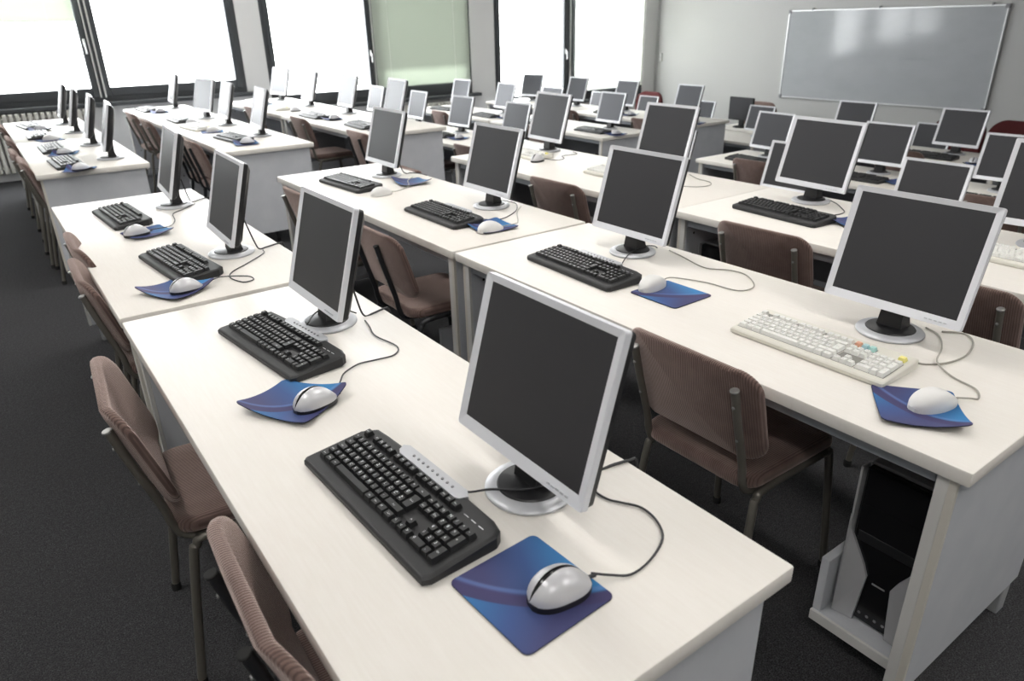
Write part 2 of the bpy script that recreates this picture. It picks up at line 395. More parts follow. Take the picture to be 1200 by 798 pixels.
# whiteboard on the front wall
wb = thing('whiteboard', 'large wall-mounted whiteboard with thin aluminium frame on the front wall', 'whiteboard', (10.55, 5.66 + .0, .41), 0)
yr, yl, zb_, zt_ = 4.17 - 5.66, 7.18 - 5.66, .365 - .41, 1.585 - .41
wb.location = (10.555, 5.66, .41)
obj('board_surface', MB().box(-.022, -.004, yr, yl, zb_, zt_), M['board'], wb)
fr = MB()
fr.box(-.03, 0, yr - .02, yr, zb_ - .02, zt_ + .02, .003); fr.box(-.03, 0, yl, yl + .02, zb_ - .02, zt_ + .02, .003)
fr.box(-.03, 0, yr, yl, zb_ - .02, zb_, .003); fr.box(-.03, 0, yr, yl, zt_, zt_ + .02, .003)
obj('frame', fr, M['alu'], wb)
for y in (yr, yl):
    for z in (zb_, zt_): obj('corner_cap', MB().box(-.035, .001, y - .026, y + .026, z - .026, z + .026, .006), M['grey_plastic'], wb)
for y in (yr + .17, (yr + yl) / 2 + .1, yl - .38): obj('clip', MB().box(-.036, .001, y - .012, y + .012, zt_ + .012, zt_ + .045, .003), M['grey_plastic'], wb)
ink = MB()
def scribble(y, z, ln, seed):
    rnd = random.Random(seed); p = []; n = int(ln / .018)
    for k in range(n): p.append((-.0228, y - k * .018 - rnd.uniform(-.006, .006), z + rnd.choice((-.014, .012, .022, -.01, 0)) * rnd.uniform(.5, 1)))
    ink.tube(p, .0016, 4, 2)
for y, z, ln, sd in ((-.30, .86, .13, 1), (-.52, .85, .19, 2), (-.28, .545, .24, 3), (-.55, .54, .18, 4), (-.33, .40, .16, 5), (-.55, .40, .14, 6)): scribble(y, z, ln, sd)
obj('erased_writing', ink, M['ink'], wb)
sw = thing('light_switch', 'small double light switch on the front wall near the far corner', 'light switch', (10.545, 9.80, .88))
obj('switch_plate', MB().box(-.012, .012, -.03, .03, -.075, .075, .004), M['seal'], sw)
for z in (-.035, .035): obj('rocker', MB().box(-.02, -.011, -.018, .018, z - .025, z + .025, .003), M['handle'], sw)

# unseen ceiling luminaires, added as fill light over the near rows
for i, x in enumerate((-.4, 1.7, 3.8)):
    for j, y in enumerate((-.6, 2.1, 4.8)):
        t = thing('ceiling_fill_light', 'unseen added fill luminaire, %s along the ceiling in the %s line from the rear wall' % (ORD[j], ORD[i]), 'ceiling light', (x, y, 2.79), 0, 'added ceiling fill lights')
        obj('housing', MB().box(-.16, .16, -.66, .66, -.075, .009, .006), M['lamp_body'], t)
        obj('diffuser', MB().box(-.14, .14, -.63, .63, -.082, -.0755, .0), M['fill_light'], t)

# ------------------------------------------------------------------ desks
def desk(x0, x1, y0, y1, zt, zf, label, shelves=(0, 1)):
    t = thing('computer_desk', label, 'desk', (x0, (y0 + y1) / 2, zf), 0, 'cream computer desks in rows')
    D, Lh, H = x1 - x0, (y1 - y0) / 2, zt - zf; th = .034
    obj('tabletop', MB().box(0, D, -Lh, Lh, H - th, H, .005, seg=2), M['top'], t)
    pt = .040; zb = .10
    for s in (-1, 1):
        ya, yb = sorted((s * (Lh - .025), s * (Lh - .025 - pt)))
        p = obj('side_panel', MB().box(.030, D - .03, ya, yb, zb, H - th, .002), M['panel'], t)
        e0, e1 = (ya, ya + .016) if s < 0 else (yb - .016, yb)
        q = MB().box(.018, .0299, e0, e1, zb, H - th, .001); obj('edge_band', q, M['edge'], p)
        f0, f1 = (ya + .016, yb) if s < 0 else (ya, yb - .016)
        obj('front_post', MB().box(.018, .0299, f0, f1, zb, H - th, .001), M['gray_edge'], p)
        h = MB(); yi = yb if s < 0 else ya
        for z in (.16, .28, .40, .52, .62):
            if z < H - .06:
                h.lathe([(.0055, -.0006), (.0055, .0006)], 10); n = 20
                h.xf(Matrix.Translation((.085, yi, z)) @ Matrix.Rotation(PI / 2, 4, 'X'), len(h.v) - n)
        obj('drilled_holes', h, M['hole'], p)
        for x in (.06, D - .10): obj('foot', MB().box(x, x + .045, ya + .004, yb - .004, 0.0, zb + .004, .003), M['foot'], t)
    obj('front_rail', MB().box(.03, .055, -Lh + .07, Lh - .07, H - th - .036, H - th, .002), M['rail'], t)
    obj('modesty_panel', MB().box(D - .07, D - .052, -Lh + .066, Lh - .066, .34, H - th, .002), M['modesty'], t)
    for s in (-1, 1):
        if (0 if s < 0 else 1) in shelves:
            yi = s * (Lh - .066); yo = s * (Lh - .290)
            a, b_ = sorted((yi, yo))
            sh = obj('tower_shelf', MB().box(.08, D - .12, a, b_, .095, .125, .0015), M['panel'], t)
            c, d = sorted((yo, yo + s * .022))
            obj('shelf_side', MB().box(.082, D - .122, c, d, .1255, .29, .0015), M['panel'], sh)
            obj('shelf_edge', MB().box(.072, .0799, a, b_, .095, .125, .001), M['gray_edge'], sh)
    return t
for r, R_ in enumerate(ROW):
    for bi, key in enumerate('nw'):
        for k, (y0, y1) in enumerate((NEAR, WIN)[bi][r]):
            x0, x1, zt, zf = R_[key]
            desk(x0, x1, y0, y1, zt, zf, 'cream-topped computer desk, ' + where(r, k, bi, 'desk'), (0, 1) if r in (1, 2) or bi else (0,))

# ------------------------------------------------------------------ chairs
def chair_proto(fabric, metal, uy=.160, back=0.):
    t = thing('padded_chair', '', 'chair', (0, 0, -50))
    st = MB().pillow(rrect(-.20, .20, -.188, .188, .055), .024, .020, lambda a, b_, n: (a, b_, .452 + n + .010 * max(0, a / .2) ** 2 * 0 - .020 * max(0, (a - .10) / .1) ** 2 + .006 * (abs(b_) / .19) ** 2))
    obj('seat', st, fabric, t)
    def bf(a, b_, n):      # a across, b up, n forward
        z = .525 + b_; x = -.205 - .30 * b_ + .95 * a * a * (1 - .0 * b_) + n
        return (x - .0, a, z)
    obj('backrest', MB().pillow(rrect(-.207, .207, 0, .272, .06, 7), .013, .012, bf), fabric, t)
    for s in (-1, 1):
        y = s * uy; q_ = .032 - .95 * uy * uy + back
        up = MB().tube([(-.264 - q_, y, .748), (-.241 - q_, y, .66), (-.200 - q_, y, .52), (-.191 - q_, y, .47), (-.170 - q_, y, .430), (-.12, y, .416), (.06, y, .416)], .0105, 10, 5)
        u = obj('back_upright', up, metal[0], t)
        cp = MB().lathe([(.0115, 0), (.0115, .003), (.010, .0045)], 12); cp.xf(Matrix.Translation((-.265 - q_, y, .745)) @ Matrix.Rotation(-.25, 4, 'Y')); obj('end_cap', cp, M['chrome'] if metal[0] is M['tube'] else M['rubber'], u)
        for z, x in ((.70, -.2595), (.60, -.230)):
            bl = MB().lathe([(.004, 0), (.004, .003), (.003, .0038)], 10); bl.xf(Matrix.Translation((x - .002 - q_, y, z)) @ Matrix.Rotation(-PI / 2, 4, 'Y')); obj('bolt', bl, M['chrome'], u)
        yy = s * .182
        lg = MB().tube([(-.225, yy * 1.12, .012), (-.175, yy * 1.02, .36), (-.160, yy, .405), (-.125, yy, .425), (.10, yy, .428), (.148, yy, .420), (.172, yy, .385), (.215, yy * 1.1, .012)], .0115, 10, 6)
        l = obj('leg_frame', lg, metal[1], t)
        for x, k in ((-.225, 1.12), (.215, 1.1)):
            obj('rubber_foot', MB().lathe([(.014, 0), (.014, .02), (.012, .024)], 12, 0, x, yy * k), M['rubber'], l)
    for x in (-.10, .08): obj('cross_bar', MB().tube([(x, -.19, .427), (x, .19, .427)], .009, 8, 1), metal[1], t)
    return t
CH = chair_proto(M['cord'], (M['tube'], M['tube']))
CHD = chair_proto(M['cord'], (M['tube_dark'], M['tube_dark']), .095)
# backrest top in x,y ; yaw deg ; proto ; label
chairs = []
def ch(row, blk, items):
    for k, it in enumerate(items):
        x, y, a = it[:3]; p = it[3] if len(it) > 3 else CH
        kind = 'brown corduroy chair' if p is CH else 'brown dark-framed chair'
        dup(p, (x, y, ROW[row]['nw'[blk]][3]), math.radians(a), '%s, %s' % (kind, where(row, k, blk, 'chair')), 'chairs pushed up to the desk rows')
    return
ch(0, 0, [(.405, .89, -2, CHD), (.345, 1.725, -4), (.415, 2.74, -1), (.45, 3.175, 0)])
ch(1, 0, [(1.525, 1.035, 0), (1.425, 2.575, 0, CHD), (1.45, 3.45, 0)])
ch(2, 0, [(2.52, .88, 0), (2.57, 1.60, 2), (2.55, 2.82, 2)])
ch(4, 0, [(5.15, 1.75, 0), (5.14, 3.50, 0)])
ch(5, 0, [(6.42, 1.9, 0), (6.40, 3.0, 0)])
ch(0, 1, [(.44, 5.60, 0), (.42, 6.06, 0), (.44, 6.9, 0), (.44, 7.9, 0)])
ch(1, 1, [(1.49, 5.69, 0, CHD), (1.50, 6.12, 0, CHD), (1.50, 7.30, 0), (1.52, 8.12, 0)])
ch(2, 1, [(2.59, 5.225, 0, CHD), (2.60, 6.48, 0), (2.58, 7.75, 0)])
ch(3, 1, [(3.88, 5.75, 0), (3.9, 6.75, 0)])
ch(4, 1, [(5.16, 6.3, 0), (5.18, 8.4, 0)])
ch(5, 1, [(6.42, 5.95, 0), (6.42, 7.3, 0)])

# ------------------------------------------------------------------ computer towers on the desk shelves
def tower_proto():
    t = thing('computer_tower', '', 'computer tower', (0, 0, -50), 0, 'computer towers on the shelves under the desks')
    w, h, d = .178, .44, .40      # origin: middle of the front bottom edge, depth along +x
    obj('case', MB().box(.012, d, -w / 2, w / 2, 0, h, .004), M['tower_side'], t)
    f = MB().box(-.012, .0119, -w / 2 + .004, w / 2 - .004, .004, h - .002, .006)
    f.box(-.0135, -.011, -.075, .075, .34, .3415)
    fo = obj('front_bezel', f, M['gloss_black'], t)
    obj('drive_door', MB().box(-.0135, -.0121, -.072, .072, .235, .262, .0005), M['black'], fo)
    obj('power_button', MB().box(-.0135, -.0121, -.016, .016, .130, .135, .0005), M['grey_plastic'], fo)
    pr_ = MB()
    for k in range(4): k0 = len(pr_.v); pr_.lathe([(.004, 0), (.004, .001)], 10); pr_.xf(Matrix.Translation((-.0122, -.03 + k * .02, .03)) @ Matrix.Rotation(-PI / 2, 4, 'Y'), k0)
    obj('audio_jacks', pr_, M['grey_plastic'], fo)
    for s in (-1, 1):      # silver wings flaring from the lower sides of the front
        g = MB(); y0, y1 = s * .093, s * .030
        pts = [(y0, 0.0), (y0, .30), (s * .088, .255), (y1 + s * .012, .175), (y1, .145), (y1 + s * .012, .0)]
        n = len(pts); vs = [(-.026 + (.0 if i in (0, 1) else .006), p[0], p[1] + .002) for i, p in enumerate(pts)] + [(-.0122, p[0], p[1] + .002) for p in pts]
        g.add(vs, [tuple(range(n)), tuple(range(2 * n - 1, n - 1, -1))] + [(i, (i + 1) % n, n + (i + 1) % n, n + i) for i in range(n)])
        g.box(-.020, .0119, min(s * .0895, s * .0945), max(s * .0895, s * .0945), .01, h - .004)
        obj('silver_wing', g, M['tower_fin'], t)
    return t
TW = tower_proto()
def tower(row, blk, dk, end, dx=.14):
    y0, y1 = (NEAR, WIN)[blk][row][dk]; x0, x1, zt, zf = ROW[row]['nw'[blk]]
    y = y0 + .066 + .098 if end == 0 else y1 - .066 - .098
    dup(TW, (x0 + dx, y, zf + .1255), 0, 'computer tower, %s end, %s' % (('near', 'far')[end], where(row, dk, blk, 'desk')))
for a in ((1, 0, 0, 0), (1, 0, 0, 1), (1, 0, 1, 0, .275), (2, 0, 0, 1), (2, 0, 1, 0), (2, 0, 1, 1), (2, 1, 0, 0), (2, 1, 0, 1), (4, 1, 0, 0)): tower(*a)

# ------------------------------------------------------------------ monitors
def monitor_proto():
    t = thing('flat_monitor', '', 'monitor', (0, 0, -50), 0, 'flat monitors along the desk rows')
    b_ = obj('base', MB().lathe([(.084, 0), (.0865, .003), (.0865, .006), (.083, .010), (.068, .0135), (.064, .0135)], 48), M['base_silver'], t)
    obj('base_disc', MB().lathe([(.0635, .0136), (.061, .0165), (.045, .019), (.0, .0205)], 40), M['black'], b_)
    nk = MB()
    secs = [(.012, .034, .026, .016), (.010, .031, .020, .05), (.018, .029, .016, .10), (.034, .029, .014, .17), (.040, .028, .012, .20)]
    vs = []; fs = []
    for cx, hy, hx, z in secs: vs += [(cx - hx, -hy, z), (cx + hx, -hy, z), (cx + hx, hy, z), (cx - hx, hy, z)]
    for k in range(len(secs) - 1):
        for i in range(4): j = (i + 1) % 4; fs.append((4 * k + i, 4 * k + j, 4 * k + 4 + j, 4 * k + 4 + i))
    fs += [(3, 2, 1, 0), tuple(range(len(vs) - 4, len(vs)))]
    nk.add(vs, fs); obj('neck', nk, M['black'], t)
    # panel: built upright facing -x with its lower edge at z=0, then leaned back
    T = Matrix.Translation((-.040, 0, .072)) @ Matrix.Rotation(math.atan2(.085, .298), 4, 'Y')
    W, H = .186, .310
    sx, st_, sb = .168, .015, .024
    fm = MB()
    o = rrect(-W, W, 0, H, .006, 3); i_ = rrect(-sx, sx, sb, H - st_, .001, 3); n = len(o)
    vs = [(-.001, p[0], p[1]) for p in o] + [(.004, p[0] * .992, .001 + p[1] * .993) for p in i_] + [(.014, p[0], p[1]) for p in o]
    vs[0:n] = [(.0, p[0] * .995, H / 2 + (p[1] - H / 2) * .995) for p in o]
    mid = [(.003, p[0], p[1]) for p in o]
    vs = vs[0:n] + [(.0045, p[0], p[1]) for p in i_] + vs[2 * n:] + mid
    fs = []
    for i in range(n):
        j = (i + 1) % n
        fs += [(i, j, n + j, n + i), (i, 3 * n + i, 3 * n + j, j), (3 * n + i, 2 * n + i, 2 * n + j, 3 * n + j)]
    fm.add(vs, fs); fm.xf(T)
    obj('bezel', fm, M['silver'], t)
    s = MB().box(.0044, .008, -sx, sx, sb, H - st_); s.xf(T); obj('screen', s, M['screen'], t)
    bk = MB(); o2 = rrect(-W + .002, W - .002, .002, H - .002, .008, 3); n = len(o2); vs = []; fs = []
    for x, k in ((.0135, 1), (.030, .985), (.046, .86), (.056, .62)):
        vs += [(x, p[0] * k, H / 2 + (p[1] - H / 2) * k) for p in o2]
    for q in range(3):
        for i in range(n): j = (i + 1) % n; fs.append((q * n + i, q * n + j, (q + 1) * n + j, (q + 1) * n + i))
    fs += [tuple(range(n - 1, -1, -1)), tuple(range(3 * n, 4 * n))]
    bk.add(vs, fs); bk.xf(T); obj('back_shell', bk, M['black'], t)
    bt = MB()
    for k in range(5): bt.box(-.0012, .001, -.15 + k * .012, -.143 + k * .012, .009, .0115)
    bt.xf(T); obj('control_buttons', bt, M['base_silver'], t)
    return t
MON = monitor_proto()

# ------------------------------------------------------------------ keyboards
_gly = {}
def glyph(ch_):
    if ch_ in _gly: return _gly[ch_]
    cu = bpy.data.curves.new('legend', 'FONT'); cu.body = ch_; cu.size = 1; cu.align_x = 'CENTER'; cu.resolution_u = 1
    o = bpy.data.objects.new('legend', cu); COL.objects.link(o); bpy.context.view_layer.update()
    me = bpy.data.meshes.new_from_object(o.evaluated_get(bpy.context.evaluated_depsgraph_get()))
    r = ([tuple(v.co) for v in me.vertices], [tuple(p.vertices) for p in me.polygons])
    bpy.data.objects.remove(o); bpy.data.curves.remove(cu); bpy.data.meshes.remove(me)
    _gly[ch_] = r; return r
U = .0183
def layout():
    K = [('Esc', 0, 0, 1, 1)]
    for a, lst in ((2, ('F1', 'F2', 'F3', 'F4')), (6.5, ('F5', 'F6', 'F7', 'F8')), (11, ('F9', 'F10', 'F11', 'F12')), (15.25, ('Prt', 'Scr', 'Pau'))):
        K += [(s, a + i, 0, 1, 1) for i, s in enumerate(lst)]
    K += [(s, i, 1, 1, 1) for i, s in enumerate('^1234567890?+')] + [('<-', 13, 1, 2, 1)]
    K += [('Tab', 0, 2, 1.5, 1)] + [(s, 1.5 + i, 2, 1, 1) for i, s in enumerate('QWERTZUIOP\u0160\u0110')] + [('Enter', 13.75, 2, 1.25, 2)]
    K += [('Caps', 0, 3, 1.75, 1)] + [(s, 1.75 + i, 3, 1, 1) for i, s in enumerate('ASDFGHJKL\u010c\u0106\u017d')]
    K += [('Shift', 0, 4, 1.25, 1)] + [(s, 1.25 + i, 4, 1, 1) for i, s in enumerate('<YXCVBNM,.-')] + [('Shift', 12.25, 4, 2.75, 1)]
    K += [('Ctrl', 0, 5, 1.25, 1), ('Win', 1.25, 5, 1.25, 1), ('Alt', 2.5, 5, 1.25, 1), ('', 3.75, 5, 6.25, 1), ('Alt', 10, 5, 1.25, 1), ('Win', 11.25, 5, 1.25, 1), ('=', 12.5, 5, 1.25, 1), ('Ctrl', 13.75, 5, 1.25, 1)]
    for r, l in ((1, ('Ins', 'Hm', 'Up')), (2, ('Del', 'End', 'Dn'))): K += [(s, 15.25 + i, r, 1, 1) for i, s in enumerate(l)]
    K += [('^', 16.25, 4, 1, 1), ('<', 15.25, 5, 1, 1), ('v', 16.25, 5, 1, 1), ('>', 17.25, 5, 1, 1)]
    for r, l in ((1, 'N/*-'), (2, '789'), (3, '456'), (4, '123')): K += [(s, 18.5 + i, r, 1, 1) for i, s in enumerate(l)]
    K += [('+', 21.5, 2, 1, 2), ('Ent', 21.5, 4, 1, 2), ('0', 18.5, 5, 2, 1), (',', 20.5, 5, 1, 1)]
    return K
def keypos(x, r, w, h):
    cx = -.2059 + (x + w / 2) * U
    top = .061 - (0 if r == 0 else U * r + .007)
    return cx, top - h * U / 2, w * U, h * U
SLOPE = .085
def ztop(y, z0): return z0 + (y + .08) * SLOPE
def add_key(mb, lab, x, r, w, h, z0):
    cx, cy, kw, kh = keypos(x, r, w, h); z = ztop(cy, z0); a, b_ = kw / 2 - .0007, kh / 2 - .0007; a2, b2 = a - .0024, b_ - .0026; hh = .0068
    k0 = len(mb.v)
    mb.add([(-a, -b_, -.003), (a, -b_, -.003), (a, b_, -.003), (-a, b_, -.003), (-a2, -b2 + .0006, hh), (a2, -b2 + .0006, hh), (a2, b2 + .0006, hh), (-a2, b2 + .0006, hh)],
           [(3, 2, 1, 0), (4, 5, 6, 7), (0, 1, 5, 4), (1, 2, 6, 5), (2, 3, 7, 6), (3, 0, 4, 7)], 0)
    if lab:
        vs, fs = glyph(lab); sz = .0085 if len(lab) == 1 else (.0062 if len(lab) < 3 else .0046)
        ox = -a2 + .0042 if len(lab) == 1 else 0
        oy = b2 - .0072 if h == 1 else 0
        mb.add([(ox + v[0] * sz, oy + v[1] * sz, hh + .0002) for v in vs], fs, 1)
    mb.xf(Matrix.Translation((cx, cy, z)) @ Matrix.Rotation(math.atan(SLOPE), 4, 'X'), k0)
KEYNAME = {'Enter': 'enter_key', 'Ent': 'enter_key', 'Shift': 'shift_key', '': 'space_bar', 'Tab': 'tab_key', 'Caps': 'caps_key', '<-': 'backspace_key'}

def case(mb, out, z0, skirt, zb=.0):
    """sloping case: outline out (x,y); top follows ztop, small rounded shoulder"""
    n = len(out); vs = []; fs = []
    def sh(p, k): l = math.hypot(*p); q = (1 - k / l); return p[0] * (1 - k / .23), p[1] * (1 - k / .075)
    for k, f in ((.003, 'b'), (0, 'm'), (0, 't0'), (.003, 't1'), (.006, 't2')):
        for p in out:
            x, y = sh(p, k); z = {'b': zb, 'm': zb + .004, 't0': ztop(y, z0) - skirt - .004, 't1': ztop(y, z0) - skirt - .001, 't2': ztop(y, z0) - skirt}[f]
            vs.append((x, y, z))
    for q in range(4):
        for i in range(n): j = (i + 1) % n; fs.append((q * n + i, q * n + j, (q + 1) * n + j, (q + 1) * n + i))
    fs += [tuple(range(n - 1, -1, -1)), tuple(range(4 * n, 5 * n))]
    mb.add(vs, fs, 0)
    return mb
def kb_proto(kind, keys):
    """kind: 'multi' charcoal with silver strip, 'plain' charcoal, 'ivory'"""
    t = thing('computer_keyboard', '', 'keyboard', (0, 0, -50), 0, 'keyboards in front of the monitors')
    iv = kind == 'ivory'; z0 = .0155 if kind == 'ivory' else .0175
    mats = [M['key_ivory'], M['legend_d']] if iv else [M['key_black'], M['legend_w']]
    if kind == 'multi':
        out = [(-.225, .050), (-.205, .078), (-.165, .081), (-.110, .083), (-.098, .091), (.098, .091), (.112, .083), (.19, .081), (.216, .074), (.225, .060), (.225, -.070), (.218, -.083), (-.218, -.083), (-.225, -.076)]
    elif kind == 'plain':
        out = [(-.222, .060), (-.205, .080), (.205, .080), (.222, .060), (.222, -.072), (.212, -.083), (-.212, -.083), (-.222, -.072)]
    else:
        out = rrect(-.217, .217, -.076, .092, .006, 2)
    obj('case', case(MB(), out, z0, .0), M['kb_ivory'] if iv else M['kb_black'], t)
    # dark well that the keys stand in
    w = MB()
    for x0, x1, ya, yb in ((-.2075, .0700, .0618, .0420), (-.2075, .0700, .0362, -.0568), (.0720, .1295, .0618, .0420), (.0720, .1295, .0362, -.0568), (.1320, .2072, .0362, -.0568)):
        w.add([(x0, yb, ztop(yb, z0) + .0003), (x1, yb, ztop(yb, z0) + .0003), (x1, ya, ztop(ya, z0) + .0003), (x0, ya, ztop(ya, z0) + .0003)], [(0, 1, 2, 3)])
    obj('key_well', w, M['kb_well'] if iv else M['black'], t)
    special = {'Prt': M['key_orange'], 'Scr': M['key_blue'], 'Pau': M['key_cyan']} if iv else {}
    if keys:
        for lab, x, r, kw, kh in layout():
            mb = MB(); add_key(mb, lab, x, r, kw, kh, z0 + .003)
            obj(KEYNAME.get(lab, 'key'), mb, [special.get(lab, mats[0]), mats[1]], t)
    else:
        mb = MB()
        for lab, x, r, kw, kh in layout(): add_key(mb, '', x, r, kw, kh, z0 + .003)
        obj('keys', mb, [mats[0]], t)
    if iv:
        mb = MB(); add_key(mb, '', 21.3, 0, 1.1, 1, z0 + .003); obj('yellow_key', mb, [M['key_yellow']], t)
    if kind == 'multi':
        s = MB(); p = [(-.110, .083), (-.098, .0915), (.098, .0915), (.112, .083), (.105, .068), (.096, .0640), (-.094, .0640), (-.104, .070)]
        n = len(p); vs = [(x, y, ztop(y, z0) + .0028) for x, y in p] + [(x, y + (.001 if y > .08 else 0), ztop(y, z0) - .010) for x, y in p]
        s.add(vs, [tuple(range(n)), tuple(range(2 * n - 1, n - 1, -1))] + [(i, (i + 1) % n, n + (i + 1) % n, n + i) for i in range(n)])
        so = obj('media_strip', s, M['kb_silver'], t)
        for k in range(9):
            k0 = MB().lathe([(.0030, 0), (.0030, .0016)], 10, 0, -.062 + k * .0165, .078)
            k0.xf(Matrix.Translation((0, 0, ztop(.078, z0) + .0028))); obj('media_button', k0, M['grey_plastic'], so)
        d = MB()
        for k in range(3): d.box(.142 + k * .021, .155 + k * .021, .052, .0535, ztop(.052, z0) + .0002, ztop(.052, z0) + .0006)
        obj('indicator_print', d, M['legend_w'], t)
    return t
KB_MULTI = kb_proto('multi', True); KB_PLAIN = kb_proto('plain', True); KB_IVORY = kb_proto('ivory', True)
KB_FAR = kb_proto('plain', False); KB_FARW = kb_proto('ivory', False)
KBDESC = {id(KB_MULTI): 'black multimedia keyboard', id(KB_PLAIN): 'plain black keyboard', id(KB_IVORY): 'ivory keyboard', id(KB_FAR): 'black keyboard', id(KB_FARW): 'ivory keyboard'}

# ------------------------------------------------------------------ mice and pads
def mouse_proto(silver):
    t = thing('computer_mouse', '', 'mouse', (0, 0, -50), 0, 'mice beside the keyboards')
    def surf(u, v, grow=0., zlo=.0):     # u 0 (tail) .. 1 (nose), v -1..1 across
        x = -.054 + .108 * u
        hw = (.030 + .002 * math.sin(PI * u)) * (max(0, 1 - abs(2 * u - 1) ** 3.0)) ** .5 + grow
        hz = (.033 * (max(0., math.sin(PI * min(1, (u * .92 + .10)))) ** .75) + .004) * (max(0, 1 - abs(2 * u - 1) ** 5)) ** .5 + grow
        a = v * PI / 2
        return (x, hw * math.copysign(abs(math.sin(a)) ** .85, a), zlo + hz * abs(math.cos(a)) ** .7)
    def shell(v0, v1, zlo, grow, nu=18, nv=8):
        vs = []; fs = []
        for i in range(nu + 1):
            for j in range(nv + 1):
                u = i / nu
                vs.append(surf(u, (v0(u) if callable(v0) else v0) + ((v1(u) if callable(v1) else v1) - (v0(u) if callable(v0) else v0)) * j / nv, grow, zlo))
        for i in range(nu):
            for j in range(nv): a = i * (nv + 1) + j; fs.append((a, a + 1, a + nv + 2, a + nv + 1))
        return vs, fs
    groove = lambda u: .10 + .30 * (u - .5)
    bs = MB(); out = [surf(.012 + .976 * k / 24, s)[:2] for s in (1,) for k in range(25)] + [surf(.012 + .976 * (24 - k) / 24, -1)[:2] for k in range(25)]
    bs.prism(out, .0, .011); obj('base', bs, M['black'] if silver else M['mouse_white'], t)
    mt = M['mouse_silver'] if silver else M['mouse_white']
    if silver:
        a = MB(); a.add(*shell(lambda u: groove(u) + .07, 1., .0108, 0), 0, True); a.add([], []); obj('left_shell', a, mt, t)
        a = MB(); a.add(*shell(-1., lambda u: groove(u) - .07, .0108, 0), 0, True); obj('right_shell', a, mt, t)
        a = MB(); a.add(*shell(lambda u: groove(u) - .09, lambda u: groove(u) + .09, .0092, -.0004), 0, True); obj('groove', a, M['gloss_black'], t)
    else:
        a = MB(); a.add(*shell(-1., 1., .0108, 0, 18, 16), 0, True); obj('shell', a, mt, t)
        for p_ in t.children:
            for v_ in p_.data.vertices: v_.co.x *= 1.12; v_.co.z *= .86 + .05 * math.cos(v_.co.x * 30); v_.co.y *= .96 + .04 * math.cos(v_.co.x * 20) - max(0, v_.co.x) * 2.2
    nz = MB().tube([(.050, 0, .010), (.066, 0, .008)], .0032, 8, 1); obj('cable_sleeve', nz, M['cable_b'] if silver else M['cable_g'], t)
    return t
MS, MW = mouse_proto(True), mouse_proto(False)

def pad_proto(name_seed, sx, sy, curl):
    """curl: heights of corners (front-left, front-right, back-right, back-left); x away from the user, y to the user's left"""
    t = thing('mouse_pad', '', 'mouse pad', (0, 0, -50), 0, 'blue mouse pads beside the keyboards')
    fl_, frr, br, bl = curl
    def lift(a, b_):
        u, v = a / sx, b_ / sy; z = 0
        for h, (su, sv) in ((fl_, (-1, 1)), (frr, (-1, -1)), (br, (1, -1)), (bl, (1, 1))):
            q = max(0, (su * u + sv * v) / 2 - .0); q = max(0, q - .12) / .88; z += h * q ** 2
        return z
    rings = ((1, 0), (.995, .8), (.98, 1), (.92, 1), (.84, 1), (.74, 1), (.62, 1), (.45, 1), (.25, 1))
    out = []
    base = rrect(-sx, sx, -sy, sy, .012, 4)
    for i, p in enumerate(base):       # extra points along the long sides so that the sheet can bend
        q = base[(i + 1) % len(base)]; out.append(p)
        if math.hypot(p[0] - q[0], p[1] - q[1]) > .05: out += [(p[0] + (q[0] - p[0]) * k / 8, p[1] + (q[1] - p[1]) * k / 8) for k in range(1, 8)]
    def fn(zoff): return lambda a, b_, n: (a, b_, zoff + n + lift(a, b_))
    r = MB().pillow(out, .0012, .0012, fn(.0012), 0, rings); obj('rubber_backing', r, M['pad_rubber'], t)
    p = MB().pillow(out, .0006, .0003, fn(.0029), 0, rings); obj('printed_top', p, M['pad'], t)
    return t
PAD_FLAT = pad_proto(0, .088, .095, (0, 0, 0, 0))
PAD_C1 = pad_proto(1, .085, .095, (.030, .012, .030, .004))
PAD_C2 = pad_proto(2, .085, .095, (.028, .006, .012, .010))
PAD_C3 = pad_proto(3, .085, .095, (.0, .012, .026, .006))
PADDESC = {id(PAD_FLAT): 'flat blue mouse pad', id(PAD_C1): 'curled blue mouse pad', id(PAD_C2): 'curled blue mouse pad', id(PAD_C3): 'curled blue mouse pad'}

def cable(root, pts, mat, name='cable', r=.0021, z=None):
    pts = [(p[0], p[1], p[2] if len(p) > 2 else z) for p in pts]
    o = obj(name, MB().tube(local(root, pts), r, 6, 5), mat, root); o['own'] = True; return o

# ------------------------------------------------------------------ stations
ST_N = [.885, 1.87, 2.80, 3.80]; ST_W = [5.78, 6.80, 7.74, 8.78]
def monitor(row, blk, st, x, y, z, yaw=0):
    return dup(MON, (x, y, z + .0006), math.radians(yaw), 'silver-framed monitor, ' + where(row, st, blk))
def kbd(proto, row, blk, st, x, y, z, yaw=0):          # yaw 0: the user sits on the -x side
    return dup(proto, (x, y, z + .0006), math.radians(-90 + yaw), KBDESC[id(proto)] + ', ' + where(row, st, blk))
def pad(proto, row, blk, st, x, y, z, yaw=0): return dup(proto, (x, y, z + .0006), math.radians(yaw), PADDESC[id(proto)] + ', ' + where(row, st, blk))
def mouse(proto, row, blk, st, x, y, z, yaw=0, onpad=True):
    return dup(proto, (x, y, z + (.0044 if onpad else .0006)), math.radians(yaw), ('silver-black mouse' if proto is MS else 'white mouse') + ', ' + where(row, st, blk))

ZT_ = .73; cz = .7335
